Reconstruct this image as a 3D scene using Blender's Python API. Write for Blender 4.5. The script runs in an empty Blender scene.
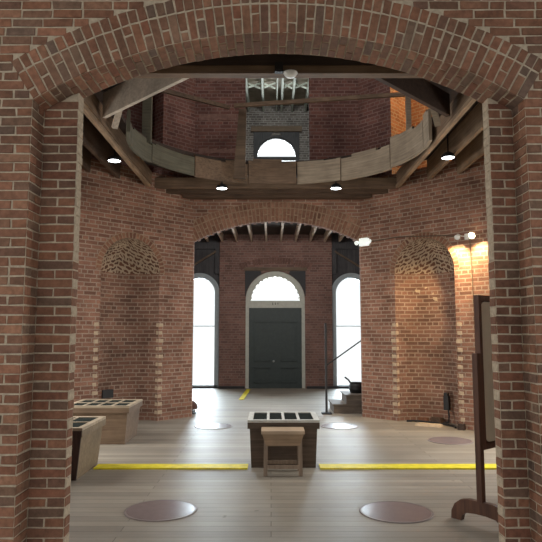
import bpy, bmesh, math, random
from mathutils import Vector as V, Matrix
random.seed(7)
PI = math.pi
COL = bpy.context.scene.collection
CX = 0.12                       # rotunda axis

# ------------------------------------------------------------------ colours / materials
def lin(r, g, b):
    f = lambda c: (c/255/12.92) if c/255 <= .04045 else ((c/255+.055)/1.055)**2.4
    return (f(r), f(g), f(b), 1)

class NT:
    def __init__(s, name):
        s.m = bpy.data.materials.new(name); s.m.use_nodes = True
        s.t = s.m.node_tree; s.n = s.t.nodes; s.l = s.t.links
        s.b = s.n['Principled BSDF']; s.out = s.n['Material Output']
    def add(s, typ, **k):
        n = s.n.new(typ)
        for a, v in k.items():
            if a.startswith('i_'):
                key = a[2:]
                key = int(key) if key.isdigit() else key.replace('_', ' ')
                n.inputs[key].default_value = v
            else: setattr(n, a, v)
        return n
    def link(s, a, b): s.l.new(a, b)
    def noise(s, vec, scale, detail=3, rough=.6):
        n = s.add('ShaderNodeTexNoise'); n.inputs['Scale'].default_value = scale
        n.inputs['Detail'].default_value = detail; n.inputs['Roughness'].default_value = rough
        if vec is not None: s.link(vec, n.inputs['Vector'])
        return n
    def ramp(s, fac, stops):
        r = s.add('ShaderNodeValToRGB'); e = r.color_ramp.elements
        while len(e) < len(stops): e.new(.5)
        for i, (p, c) in enumerate(stops):
            e[i].position = p; e[i].color = c
        s.link(fac, r.inputs['Fac']); return r
    def mix(s, fac, a, b, mode='MIX'):
        n = s.add('ShaderNodeMix', data_type='RGBA', blend_type=mode)
        for sock, v in ((n.inputs[0], fac), (n.inputs[6], a), (n.inputs[7], b)):
            if isinstance(v, (int, float, tuple)): sock.default_value = v
            else: s.link(v, sock)
        return n.outputs[2]
    def mapping(s, vec, scale):
        m = s.add('ShaderNodeMapping'); m.inputs['Scale'].default_value = scale
        s.link(vec, m.inputs['Vector']); return m.outputs[0]
    def bump(s, h, strength, dist, normal=None):
        b = s.add('ShaderNodeBump'); b.inputs['Strength'].default_value = strength
        b.inputs['Distance'].default_value = dist; s.link(h, b.inputs['Height'])
        if normal is not None: s.link(normal, b.inputs['Normal'])
        return b.outputs[0]

def brick_mat(name, c1, c2, mort, tint=(1,1,1,1), rough=.9, w=.236, h=.0745, mortar=.011, big=.45, stain=lin(150,128,110), stain_amt=.3, squash=.5, sq=4, warp=.012):
    k = NT(name); uv = k.add('ShaderNodeTexCoord').outputs['UV']
    nd = k.noise(uv, 9, 2)
    va = k.add('ShaderNodeVectorMath', operation='SUBTRACT'); k.link(nd.outputs['Color'], va.inputs[0]); va.inputs[1].default_value = (.5,.5,.5)
    vs = k.add('ShaderNodeVectorMath', operation='SCALE'); k.link(va.outputs[0], vs.inputs[0]); vs.inputs['Scale'].default_value = warp
    ad = k.add('ShaderNodeVectorMath', operation='ADD'); k.link(uv, ad.inputs[0]); k.link(vs.outputs[0], ad.inputs[1])
    br = k.add('ShaderNodeTexBrick', offset=.5, squash=squash, squash_frequency=sq)
    k.link(ad.outputs[0], br.inputs['Vector'])
    for key, v in (('Scale',1),('Mortar Size',mortar),('Mortar Smooth',.25),('Bias',-.1),('Brick Width',w),('Row Height',h)):
        br.inputs[key].default_value = v
    br.inputs['Color1'].default_value = c1; br.inputs['Color2'].default_value = c2; br.inputs['Mortar'].default_value = mort
    n1 = k.noise(uv, 1.3, 4)
    r1 = k.ramp(n1.outputs['Fac'], [(.3, (1-big,)*3+(1,)), (.7, (1+big*.4,)*3+(1,))])
    c = k.mix(1.0, br.outputs['Color'], r1.outputs[0], 'MULTIPLY')
    n2 = k.noise(uv, 3.1, 6, .7)
    r2 = k.ramp(n2.outputs['Fac'], [(.52, (0,0,0,1)), (.75, (1,1,1,1))])
    f2 = k.add('ShaderNodeMath', operation='MULTIPLY'); k.link(r2.outputs[0], f2.inputs[0]); f2.inputs[1].default_value = stain_amt
    c = k.mix(f2.outputs[0], c, stain)
    n3 = k.noise(uv, 60, 3)
    r3 = k.ramp(n3.outputs['Fac'], [(.3, (.8,.8,.8,1)), (.7, (1.15,1.15,1.15,1))])
    c = k.mix(1.0, c, r3.outputs[0], 'MULTIPLY')
    c = k.mix(1.0, c, tint, 'MULTIPLY')
    k.link(c, k.b.inputs['Base Color']); k.b.inputs['Roughness'].default_value = rough
    k.b.inputs['Specular IOR Level'].default_value = .2
    inv = k.add('ShaderNodeMath', operation='SUBTRACT'); inv.inputs[0].default_value = 1; k.link(br.outputs['Fac'], inv.inputs[1])
    nb = k.bump(inv.outputs[0], .7, .012)
    nb = k.bump(n3.outputs['Fac'], .35, .006, nb)
    k.link(nb, k.b.inputs['Normal'])
    return k.m

def unit_brick_mat(name, cols, tint=(1,1,1,1), rough=.9):
    """colour picked per laid brick from the face attribute rnd"""
    k = NT(name)
    at = k.add('ShaderNodeAttribute', attribute_name='rnd')
    st = [(i/(len(cols)-1), c) for i, c in enumerate(cols)]
    r = k.ramp(at.outputs['Fac'], st)
    ob = k.add('ShaderNodeTexCoord').outputs['Object']
    n = k.noise(ob, 22, 4); r2 = k.ramp(n.outputs['Fac'], [(.3, (.72,.72,.72,1)), (.7, (1.2,1.2,1.2,1))])
    c = k.mix(1.0, r.outputs[0], r2.outputs[0], 'MULTIPLY')
    n3 = k.noise(ob, 1.6, 4); r3 = k.ramp(n3.outputs['Fac'], [(.3, (.72,.72,.72,1)), (.7, (1.15,1.15,1.15,1))])
    c = k.mix(1.0, c, r3.outputs[0], 'MULTIPLY')
    c = k.mix(1.0, c, tint, 'MULTIPLY')
    k.link(c, k.b.inputs['Base Color']); k.b.inputs['Roughness'].default_value = rough
    k.b.inputs['Specular IOR Level'].default_value = .2
    n4 = k.noise(ob, 70, 3)
    k.link(k.bump(n4.outputs['Fac'], .5, .006), k.b.inputs['Normal'])
    return k.m

def wood_mat(name, c1, c2, axis=0, rough=.7, grain=14, spec=.3, coord='Object'):
    k = NT(name); ob = k.add('ShaderNodeTexCoord').outputs[coord]
    sc = [grain*2.2]*3; sc[axis] = grain*.12
    mp = k.mapping(ob, sc)
    n = k.noise(mp, 1.0, 5, .65); 
    n2 = k.noise(ob, 2.3, 3)
    r = k.ramp(n.outputs['Fac'], [(.3, c1), (.7, c2)])
    r2 = k.ramp(n2.outputs['Fac'], [(.3, (.75,.75,.75,1)), (.7, (1.15,1.15,1.15,1))])
    c = k.mix(1.0, r.outputs[0], r2.outputs[0], 'MULTIPLY')
    k.link(c, k.b.inputs['Base Color']); k.b.inputs['Roughness'].default_value = rough
    k.b.inputs['Specular IOR Level'].default_value = spec
    k.link(k.bump(n.outputs['Fac'], .25, .004), k.b.inputs['Normal'])
    return k.m

def flat_mat(name, c, rough=.6, metal=0, spec=.4, var=.12, scale=12):
    k = NT(name); ob = k.add('ShaderNodeTexCoord').outputs['Object']
    n = k.noise(ob, scale, 3); r = k.ramp(n.outputs['Fac'], [(.3, (1-var,)*3+(1,)), (.7, (1+var*.5,)*3+(1,))])
    k.link(k.mix(1.0, c, r.outputs[0], 'MULTIPLY'), k.b.inputs['Base Color'])
    k.b.inputs['Roughness'].default_value = rough; k.b.inputs['Metallic'].default_value = metal
    k.b.inputs['Specular IOR Level'].default_value = spec
    return k.m

def emit_mat(name, c, s):
    k = NT(name); k.b.inputs['Base Color'].default_value = c
    k.b.inputs['Emission Color'].default_value = c; k.b.inputs['Emission Strength'].default_value = s
    return k.m

def glass_mat(name):
    k = NT(name); k.n.remove(k.b)
    t = k.add('ShaderNodeBsdfTransparent'); t.inputs[0].default_value = (.96,.98,.98,1)
    g = k.add('ShaderNodeBsdfGlossy'); g.inputs['Roughness'].default_value = .03
    f = k.add('ShaderNodeFresnel'); f.inputs['IOR'].default_value = 1.35
    mx = k.add('ShaderNodeMixShader'); k.link(f.outputs[0], mx.inputs[0]); k.link(t.outputs[0], mx.inputs[1]); k.link(g.outputs[0], mx.inputs[2])
    k.link(mx.outputs[0], k.out.inputs[0]); return k.m

def floor_mat():
    k = NT('plank_floor'); uv = k.add('ShaderNodeTexCoord').outputs['UV']
    br = k.add('ShaderNodeTexBrick', offset=.37, offset_frequency=2); k.link(uv, br.inputs['Vector'])
    for key, v in (('Scale',1),('Mortar Size',.0035),('Mortar Smooth',.3),('Bias',0),('Brick Width',3.4),('Row Height',.135)):
        br.inputs[key].default_value = v
    br.inputs['Color1'].default_value = lin(160,152,138); br.inputs['Color2'].default_value = lin(134,127,116); br.inputs['Mortar'].default_value = lin(92,80,68)
    mp = k.mapping(uv, (1.6, 26, 1)); n = k.noise(mp, 1, 6, .7)
    r = k.ramp(n.outputs['Fac'], [(.3, (.76,.75,.73,1)), (.7, (1.12,1.12,1.12,1))])
    c = k.mix(1.0, br.outputs['Color'], r.outputs[0], 'MULTIPLY')
    n2 = k.noise(uv, .8, 5); r2 = k.ramp(n2.outputs['Fac'], [(.3, (.82,.82,.82,1)), (.7, (1.1,1.1,1.1,1))])
    c = k.mix(1.0, c, r2.outputs[0], 'MULTIPLY')
    n4 = k.noise(uv, 5.5, 2); r4 = k.ramp(n4.outputs['Fac'], [(.72, (1,1,1,1)), (.76, (.6,.57,.52,1))])
    c = k.mix(1.0, c, r4.outputs[0], 'MULTIPLY')
    k.link(c, k.b.inputs['Base Color'])
    rr = k.ramp(n.outputs['Fac'], [(.3, (.42,)*3+(1,)), (.7, (.6,)*3+(1,))]); k.link(rr.outputs[0], k.b.inputs['Roughness'])
    k.b.inputs['Specular IOR Level'].default_value = .5
    inv = k.add('ShaderNodeMath', operation='SUBTRACT'); inv.inputs[0].default_value = 1; k.link(br.outputs['Fac'], inv.inputs[1])
    nb = k.bump(inv.outputs[0], .5, .004); nb = k.bump(n.outputs['Fac'], .18, .004, nb)
    k.link(nb, k.b.inputs['Normal']); return k.m

M = {}
M['brick'] = brick_mat('rotunda_brick', lin(168,122,102), lin(122,88,74), lin(176,154,136), stain_amt=.35)
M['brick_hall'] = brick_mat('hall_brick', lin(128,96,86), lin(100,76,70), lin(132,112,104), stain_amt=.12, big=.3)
M['brick_up'] = brick_mat('upper_brick', lin(120,82,74), lin(94,64,60), lin(128,104,98), stain_amt=.15)
M['brick_grey'] = brick_mat('grey_upper_brick', lin(120,112,108), lin(84,76,72), lin(150,146,140), stain_amt=.2)
M['brick_niche'] = brick_mat('niche_brick', lin(152,112,94), lin(112,84,72), lin(172,150,132))
M['brick_dome'] = brick_mat('dome_brick', lin(120,84,66), lin(92,66,54), lin(190,170,146), w=.13, h=.075, mortar=.019, stain_amt=.3, warp=.12)
M['mortar'] = flat_mat('near_mortar', lin(174,158,136), .95, var=.25, scale=30, spec=.1)
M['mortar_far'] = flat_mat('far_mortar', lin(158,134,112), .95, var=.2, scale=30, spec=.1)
M['pink_mortar'] = flat_mat('pink_mortar', lin(128,100,92), .95, var=.3, scale=14, spec=.1)
M['stub'] = flat_mat('mortar_stub', lin(196,176,150), .95, var=.2, scale=20, spec=.1)
NB = [lin(124,86,66), lin(136,94,72), lin(108,80,64), lin(144,100,78), lin(116,82,64), lin(150,108,84), lin(112,90,74), lin(130,86,66), lin(102,84,72), lin(140,98,74)]
M['unit'] = unit_brick_mat('laid_brick', NB)
M['unit_pier'] = unit_brick_mat('laid_brick_pier', [lin(120,82,64), lin(106,78,64), lin(132,88,68), lin(114,76,60), lin(104,82,68), lin(134,92,70), lin(112,80,64)])
M['unit_far'] = unit_brick_mat('laid_brick_far', [lin(134,96,76), lin(150,108,86), lin(116,80,66), lin(160,118,94), lin(128,90,72)])
M['unit_door'] = unit_brick_mat('laid_brick_door_arch', [lin(124,94,84), lin(104,78,70), lin(114,86,78)])
M['unit_hall'] = unit_brick_mat('laid_brick_hall', [lin(150,112,92), lin(132,94,76), lin(158,120,100), lin(122,88,72)])
M['floor'] = floor_mat()
M['beam_dark'] = wood_mat('dark_beam', lin(70,55,44), lin(104,84,68), 0)
M['beam_y'] = wood_mat('brown_beam', lin(92,74,58), lin(138,114,92), 1)
M['beam_x'] = wood_mat('brown_beam_cross', lin(88,72,58), lin(130,108,88), 0)
M['ledger'] = wood_mat('pale_ledger', lin(128,106,84), lin(168,144,118), 1)
M['joist'] = wood_mat('pale_joist', lin(178,156,136), lin(216,194,172), 1)
M['joist_up'] = wood_mat('weathered_joist', lin(170,176,164), lin(214,220,208), 1)  # bright greenish window light is put into the joist colour
M['rim'] = wood_mat('grey_board', lin(128,116,100), lin(172,158,138), 0, coord='UV')
M['rim_green'] = wood_mat('greenish_board', lin(76,74,62), lin(104,102,88), 0, coord='UV')
M['pale_board'] = wood_mat('pale_board', lin(176,166,152), lin(214,204,190), 0)
M['dark_board'] = wood_mat('dark_board', lin(54,42,36), lin(80,64,54), 0)
M['deck'] = wood_mat('dark_deck', lin(46,38,34), lin(66,54,48), 0)
M['dark'] = flat_mat('dark_paint', lin(44,44,46), .7)
M['black'] = flat_mat('black_metal', lin(26,26,28), .5)
M['frame_white'] = flat_mat('window_frame_paint', lin(150,160,164), .6)
M['door_frame'] = flat_mat('door_frame_paint', lin(178,180,170), .7)
M['door'] = flat_mat('dark_green_door', lin(50,60,59), .55, var=.2)
M['panel_dark'] = wood_mat('dark_panel', lin(48,48,52), lin(74,72,72), 2)
M['lintel'] = wood_mat('brown_lintel', lin(80,66,54), lin(110,92,74), 0)
M['glass'] = glass_mat('window_glass')
M['case_glass'] = flat_mat('case_glass', lin(48,52,50), .6, spec=.0, var=.3, scale=25)
M['case_grey'] = wood_mat('weathered_case', lin(70,58,48), lin(104,88,74), 0)
M['case_pale'] = wood_mat('pale_case', lin(106,86,68), lin(134,112,90), 0)
M['case_ply'] = wood_mat('ply_case', lin(112,94,70), lin(140,120,92), 0)
M['case_dark'] = wood_mat('dark_stained', lin(46,32,28), lin(70,50,42), 2)
M['sash_white'] = flat_mat('sash_paint', lin(196,194,184), .6, var=.2)
M['sash_wood'] = wood_mat('sash_wood', lin(150,134,112), lin(186,170,146), 0)
M['stool'] = wood_mat('stool_wood', lin(128,104,80), lin(164,138,110), 0)
M['stool_top'] = wood_mat('stool_top_wood', lin(160,136,110), lin(196,172,144), 0)
M['stool_leg'] = wood_mat('stool_leg_wood', lin(122,104,88), lin(154,134,114), 2)
M['mahog'] = wood_mat('dark_mahogany', lin(66,44,34), lin(100,68,52), 2, rough=.45)
M['poster'] = flat_mat('faded_board', lin(208,206,190), .7, var=.1, scale=4)
M['disc'] = flat_mat('glass_disc', lin(124,112,112), .27, spec=.6, var=.08)
M['disc_rim'] = flat_mat('disc_rim', lin(120,108,104), .5)
M['yellow'] = flat_mat('yellow_paint', lin(236,220,44), .6, var=.2, scale=9)
M['white_plastic'] = flat_mat('white_plastic', lin(226,228,224), .4, var=.04)
M['step'] = wood_mat('step_wood', lin(88,78,70), lin(122,110,98), 0)
M['rust'] = wood_mat('brown_leather', lin(70,44,36), lin(96,62,50), 0)
M['lamp_white'] = emit_mat('lamp_white', (.9,.95,1,1), 9)
M['glow_plastic'] = emit_mat('glow_plastic', (.86,.93,.88,1), .55)  # added glow makes the emergency light housing itself look bright
M['lamp_warm'] = emit_mat('lamp_warm', (1,.8,.5,1), 40)

# ------------------------------------------------------------------ mesh builder
class MB:
    def __init__(s): s.v=[]; s.f=[]; s.u=[]; s.mi=[]; s.r=[]
    def face(s, pts, uv=None, mi=0, rnd=0):
        i = len(s.v); s.v += [tuple(p) for p in pts]; s.f.append(tuple(range(i, i+len(pts))))
        s.u.append(uv if uv else [(0,0)]*len(pts)); s.mi.append(mi); s.r.append(rnd)
    def box(s, a, b, mi=0, mat=None, taper=None):
        """a,b: corners; taper=(tx,ty): scale of the bottom face about its centre"""
        x0,y0,z0 = a; x1,y1,z1 = b; cx,cy=(x0+x1)/2,(y0+y1)/2
        tx,ty = taper or (1,1)
        P = [V((cx+(x-cx)*(tx if z==z0 else 1), cy+(y-cy)*(ty if z==z0 else 1), z)) for z in (z0,z1) for (x,y) in ((x0,y0),(x1,y0),(x1,y1),(x0,y1))]
        if mat: P = [mat @ p for p in P]
        for q in ((3,2,1,0),(4,5,6,7),(0,1,5,4),(1,2,6,5),(2,3,7,6),(3,0,4,7)):
            pts=[P[j] for j in q]
            e1=(pts[1]-pts[0]).length; e2=(pts[2]-pts[1]).length
            s.face(pts, [(0,0),(e1,0),(e1,e2),(0,e2)], mi)
    def beam(s, p0, p1, w, h, mi=0, up=(0,0,1)):
        p0,p1=V(p0),V(p1); d=(p1-p0); L=d.length; d.normalize()
        up=V(up) if abs(d.dot(V(up)))<.99 else V((0,1,0)); side=d.cross(up).normalized(); u=side.cross(d).normalized()
        mat=Matrix((side,d,u)).transposed().to_4x4(); mat.translation=p0
        s.box((-w/2,0,-h/2),(w/2,L,h/2),mi,mat)
    def tube(s, pts, r, n=10, mi=0, caps=True):
        pts=[V(p) for p in pts]; rings=[]
        for i,p in enumerate(pts):
            d=(pts[min(i+1,len(pts)-1)]-pts[max(i-1,0)]).normalized()
            a=d.cross(V((0,0,1)));
            if a.length<1e-3: a=d.cross(V((0,1,0)))
            a.normalize(); b=d.cross(a).normalized()
            rr=r[i] if isinstance(r,(list,tuple)) else r
            rings.append([p+a*math.cos(2*PI*k/n)*rr+b*math.sin(2*PI*k/n)*rr for k in range(n)])
        for i in range(len(pts)-1):
            for k in range(n):
                s.face([rings[i][k],rings[i][(k+1)%n],rings[i+1][(k+1)%n],rings[i+1][k]],mi=mi)
        if caps: s.face(rings[0][::-1],mi=mi); s.face(rings[-1],mi=mi)
    def lathe(s, prof, n=24, c=(0,0,0), mi=0, mat=None):
        c=V(c)
        for i in range(len(prof)-1):
            (r0,z0),(r1,z1)=prof[i],prof[i+1]
            for k in range(n):
                a0,a1=2*PI*k/n,2*PI*(k+1)/n
                P=[V((r0*math.cos(a0),r0*math.sin(a0),z0)),V((r0*math.cos(a1),r0*math.sin(a1),z0)),V((r1*math.cos(a1),r1*math.sin(a1),z1)),V((r1*math.cos(a0),r1*math.sin(a0),z1))]
                if r0<1e-6: P=[P[0],P[2],P[3]]
                elif r1<1e-6: P=P[:3]
                s.face([(mat@p if mat else p)+c for p in P],mi=mi)
    def prism(s, poly, d, origin, X, Y, mi=0):
        """flat outline poly (x,y) in axes X,Y, thickened by the vector d"""
        o,X,Y,d=V(origin),V(X),V(Y),V(d)
        a=[o+X*p[0]+Y*p[1] for p in poly]; b=[p+d for p in a]
        s.face(a[::-1],[p for p in poly][::-1],mi); s.face(b,list(poly),mi)
        for i in range(len(a)):
            j=(i+1)%len(a); s.face([a[i],a[j],b[j],b[i]],mi=mi)
    def pad(s, c, n, h, mi=0, rnd=None, bev=.004, jit=.0035):
        """a laid brick: four corners (already less the joint), raised by h along n"""
        n=V(n); c=[V(p) for p in c]; m=sum(c,V())/4; g=random.uniform(0,.003); c=[p+(m-p).normalized()*g for p in c]
        hh=h+random.uniform(-.0025,.0025); r=random.random() if rnd is None else rnd
        base=[p+V((random.uniform(-jit,jit),random.uniform(-jit,jit),random.uniform(-jit,jit))) for p in c]
        top=[p+(m-p).normalized()*bev*1.4+n*hh for p in base]
        s.face(top,mi=mi,rnd=r)
        for i in range(4):
            j=(i+1)%4; s.face([base[i],base[j],top[j],top[i]],mi=mi,rnd=r)
    def build(s, name, mats, parent=None, smooth=False, merge=False, bevel=0):
        me=bpy.data.meshes.new(name); me.from_pydata(s.v,[],s.f)
        uvl=me.uv_layers.new(name='UVMap')
        flat=[c for f in s.u for uv in f for c in (uv[0],uv[1])]
        uvl.data.foreach_set('uv',flat)
        at=me.attributes.new('rnd','FLOAT','FACE'); at.data.foreach_set('value',s.r)
        me.polygons.foreach_set('material_index',s.mi)
        for m in (mats if isinstance(mats,(list,tuple)) else [mats]): me.materials.append(M[m] if isinstance(m,str) else m)
        bm=bmesh.new(); bm.from_mesh(me)
        if merge: bmesh.ops.remove_doubles(bm,verts=bm.verts,dist=1e-5)
        if merge: bmesh.ops.recalc_face_normals(bm,faces=bm.faces)
        bm.to_mesh(me); bm.free()
        if smooth: me.polygons.foreach_set('use_smooth',[True]*len(me.polygons))
        me.update()
        o=bpy.data.objects.new(name,me); COL.objects.link(o)
        if parent is not None: o.parent=parent
        if bevel:
            b=o.modifiers.new('edge','BEVEL'); b.width=bevel; b.segments=2; b.limit_method='ANGLE'
        return o

def tag(o, label=None, cat=None, group=None, kind=None):
    if cat and not kind: kind='thing'
    for k,v in (('label',label),('category',cat),('group',group),('kind',kind)):
        if v: o[k]=v
    return o
def struct(o): o['kind']='structure'; return o
def empty(name, loc=(0,0,0), rz=0):
    o=bpy.data.objects.new(name,None); o.empty_display_size=.1; o.location=loc; o.rotation_euler=(0,0,rz); COL.objects.link(o); return o

# ------------------------------------------------------------------ wall panels with arched openings
def arc_top(a, b, spring, rise):
    c=(a+b)/2; h=(b-a)/2; R=(h*h+rise*rise)/(2*rise); zc=spring+rise-R
    return lambda u: zc+math.sqrt(max(R*R-(u-c)**2,0))
def panel(mb, O, U, N, th, u0, u1, z0, z1, ops=(), mi=0, rmi=None, segs=28, back=True, cap=True):
    O,U,N=V(O),V(U).normalized(),V(N).normalized(); rmi=mi if rmi is None else rmi
    P=lambda u,z,d=0: O+U*u+V((0,0,z))-N*d
    def quad(ua,ub,za0,zb0,za1,zb1):
        for d in ((0,th) if back else (0,)):
            mb.face([P(ua,za0,d),P(ub,zb0,d),P(ub,zb1,d),P(ua,za1,d)],[(ua,za0),(ub,zb0),(ub,zb1),(ua,za1)],mi)
    cur=u0
    for op in sorted(ops,key=lambda o:o['a']):
        a,b,zb,top=op['a'],op['b'],op['zb'],op['top']
        if a>cur: quad(cur,a,z0,z0,z1,z1)
        us=[a+(b-a)*(.5-.5*math.cos(PI*i/segs)) for i in range(segs+1)]
        for i in range(segs):
            quad(us[i],us[i+1],top(us[i]),top(us[i+1]),z1,z1)
            if zb>z0: quad(us[i],us[i+1],z0,z0,zb,zb)
        if op.get('reveal',True):
            for u in (a,b):
                mb.face([P(u,zb),P(u,zb,th),P(u,top(u),th),P(u,top(u))],[(u,zb),(u+th,zb),(u+th,top(u)),(u,top(u))],rmi)
            L=0
            for i in range(segs):
                p,q=P(us[i],top(us[i])),P(us[i+1],top(us[i+1])); l=(q-p).length
                mb.face([p,q,q-N*th,p-N*th],[(0,L),(0,L+l),(th,L+l),(th,L)],rmi); L+=l
            if zb>z0: mb.face([P(a,zb),P(b,zb),P(b,zb,th),P(a,zb,th)],[(a,0),(b,0),(b,th),(a,th)],rmi)
        cur=b
    if cur<u1: quad(cur,u1,z0,z0,z1,z1)
    if cap and back:
        for u in (u0,u1): mb.face([P(u,z0),P(u,z0,th),P(u,z1,th),P(u,z1)],[(0,z0),(th,z0),(th,z1),(0,z1)],mi)
        mb.face([P(u0,z1),P(u1,z1),P(u1,z1,th),P(u0,z1,th)],mi=mi)
def arch_ring(mb, O, U, N, a, b, spring, rise, rings, step, h=.006, mi=0, joint=.009, soffit=None, backing=None):
    """voussoirs round an arch: rings = [(radial length, split or None)]; soffit = depth for rows under the arch"""
    O,U,N=V(O),V(U).normalized(),V(N).normalized()
    c=(a+b)/2; hw=(b-a)/2; R=(hw*hw+rise*rise)/(2*rise); zc=spring+rise-R; A=math.asin(min(1,hw/R))
    if rise>hw: A=PI-A
    n=max(4,int(round(2*A*R/step))); da=2*A/n
    P=lambda t,r,d=0: O+U*(c+math.sin(t)*r)+V((0,0,zc+math.cos(t)*r))-N*d
    if backing is not None:
        ro=R+sum(q[0] for q in rings)
        for i in range(n):
            t0=-A+i*da; t1=t0+da
            mb.face([P(t0,R,-.002),P(t0,ro,-.002),P(t1,ro,-.002),P(t1,R,-.002)],mi=backing)
    for i in range(n):
        t0=-A+i*da; t1=t0+da; r=R; tm=(t0+t1)/2; rad=U*math.sin(tm)+V((0,0,math.cos(tm)))
        jt=joint/2/R
        for (ln,split) in rings:
            segs=[(r,r+ln)]
            if split and (i%2==0): 
                s=r+ln*random.choice((.5,.5,.33,.66)); segs=[(r,s),(s,r+ln)]
            for (ra,rb) in segs:
                g=joint/2
                ja=joint/2/ra; jb=joint/2/rb
                mb.pad([P(t0+ja,ra+(g if ra>R else 0)),P(t0+jb,rb-g),P(t1-jb,rb-g),P(t1-ja,ra+(g if ra>R else 0))],N,h,mi)
            r+=ln
        if soffit:
            d0,d1=0,soffit; cut=[d0,d0+.235,d1] if i%2 else [d0,d0+.12,d1]
            for k in range(2):
                if cut[k+1]-cut[k]<.03: continue
                ds=cut[k]+(joint/2 if k else 0); de=cut[k+1]-joint/2
                mb.pad([P(t0+jt,R,ds),P(t1-jt,R,ds),P(t1-jt,R,de),P(t0+jt,R,de)],-rad,h,mi)

# ------------------------------------------------------------------ floor
mb=MB()
mb.face([(-9,-5,0),(9,-5,0),(9,19,0),(-9,19,0)],[(-9,-5),(9,-5),(9,19),(-9,19)])
floor=struct(mb.build('floor','floor'))

# ------------------------------------------------------------------ near wall with the big arch, laid brick by brick
YF,YP,YB=4.52,4.755,4.885
AX0,AX1,SPR,RISE=-1.895,2.015,3.495,.56
CH=.0745; BL=.246; BH=.123; J=.0105; HP=.007
top_fn=arc_top(AX0,AX1,SPR,RISE)
W0,W1,WT=-3.9,4.1,4.75
mb=MB()
panel(mb,(0,YF,0),(1,0,0),(0,-1,0),YB-YF,W0,W1,0,9.6,[dict(a=AX0,b=AX1,zb=0,top=top_fn)],mi=0,segs=48)
arch_ring(mb,(0,YF,0),(1,0,0),(0,-1,0),AX0,AX1,SPR,RISE,[(.248,True),(.125,None)],.0705,h=HP,mi=1,joint=.0115,soffit=YB-YF)
hw=(AX1-AX0)/2; RR=(hw*hw+RISE*RISE)/(2*RISE); ZC=SPR+RISE-RR; ACX=(AX0+AX1)/2; RE=RR+.378
TH=math.asin(hw/RR)
def skip_span(z):
    """x span that belongs to the arch and its ring at height z"""
    if z<SPR: lo=hi=hw
    else: lo=hi=0
    dz=z-ZC
    if z>=SPR-.02:
        xe=math.sqrt(max(RE*RE-dz*dz,0)) if RE>dz else 0
        # below the skewback line the jamb edge slants outward with the ring
        xs=hw+(z-SPR)*math.tan(TH) if z>SPR else hw
        x=min(xe,xs) if xe>0 else 0
        return x
    return hw
row=0; z=0
while z<WT:
    off=(0 if row%2 else BL/2)
    half=skip_span(z+CH/2)
    for sgn,lim in ((-1,W0),(1,W1)):
        edge=ACX+sgn*half
        # lay from the jamb outward so that quoins alternate header / stretcher
        x=0; k=0; total=abs(lim-edge)
        flem=row%3==1
        while x<total:
            ln=BH if ((row%2 and k==0) or (flem and random.random()<.35) or random.random()<.08) else BL
            x2=min(x+ln,total)
            if x2-x>.03:
                ja=0 if k==0 else J/2
                xa,xb=edge+sgn*(x+ja),edge+sgn*(x2-J/2)
                if xa>xb: xa,xb=xb,xa
                mb.pad([(xa,YF,z+J/2),(xb,YF,z+J/2),(xb,YF,z+CH-J/2),(xa,YF,z+CH-J/2)],(0,-1,0),HP,1)
            x=x2; k+=1
        # jamb reveal bricks
        if z+CH<=SPR+.01:
            e=AX0 if sgn<0 else AX1
            segs=[(0,.117),(.117,.236)] if row%2==0 else [(0,.236)]
            for (d0,d1) in segs:
                mb.pad([(e,YF+d0+(J/2 if d0 else 0),z+J/2),(e,YF+d1-J/2,z+J/2),(e,YF+d1-J/2,z+CH-J/2),(e,YF+d0+(J/2 if d0 else 0),z+CH-J/2)],(-sgn,0,0),HP,1)
    row+=1; z=row*CH
struct(mb.build('wall_front',['mortar','unit']))

def pier(name, xe, xi):
    """slim brick pier set back inside the arch opening"""
    mb=MB(); s=1 if xi>xe else -1
    ztop=top_fn(xi if abs(xi-ACX)>abs(xe-ACX) else (xi))-.0
    zt=lambda x: top_fn(max(min(x,AX1-.001),AX0+.001))
    mb.prism([(xe,0),(xi,0),(xi,zt(xi)),(xe,zt(xe))],(0,YB-YP,0),(0,YP,0),(1,0,0),(0,0,1))
    n=int(SPR/CH)+3
    for r in range(n):
        z=r*CH
        L=abs(xi-xe)
        zl=min(z+CH-J/2, zt((xe+xi)/2)-.004)
        if zl-z<.02: break
        cuts=[0,L] if r%2 else [0,L/2+random.uniform(-.01,.01),L]
        for k in range(len(cuts)-1):
            a,b=xe+s*(cuts[k]+J/2),xe+s*(cuts[k+1]-(J/2 if k<len(cuts)-2 else 0))
            if a>b:a,b=b,a
            mb.pad([(a,YP,z+J/2),(b,YP,z+J/2),(b,YP,zl),(a,YP,zl)],(0,-1,0),HP,1,jit=.003)
        mb.pad([(xi,YP,z+J/2),(xi,YB-.012,z+J/2),(xi,YB-.012,zl),(xi,YP,zl)],(s,0,0),HP,1 if r*CH<2.2 and r%3 else 2,rnd=.8,jit=.003)
    struct(mb.build(name,['mortar','unit_pier','mortar']))
pier('wall_front_pier_left',AX0,-1.607)
pier('wall_front_pier_right',AX1,1.813)

# ------------------------------------------------------------------ rotunda walls
YR0,YR1=YB,11.89
HF=1.70; DG=2.84*math.sqrt(.5)
HN=2.01; ys0=6.55
HS=HF+DG; ysb=YR1-DG
TOP=9.6
def T(o,u,z): return o
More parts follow.
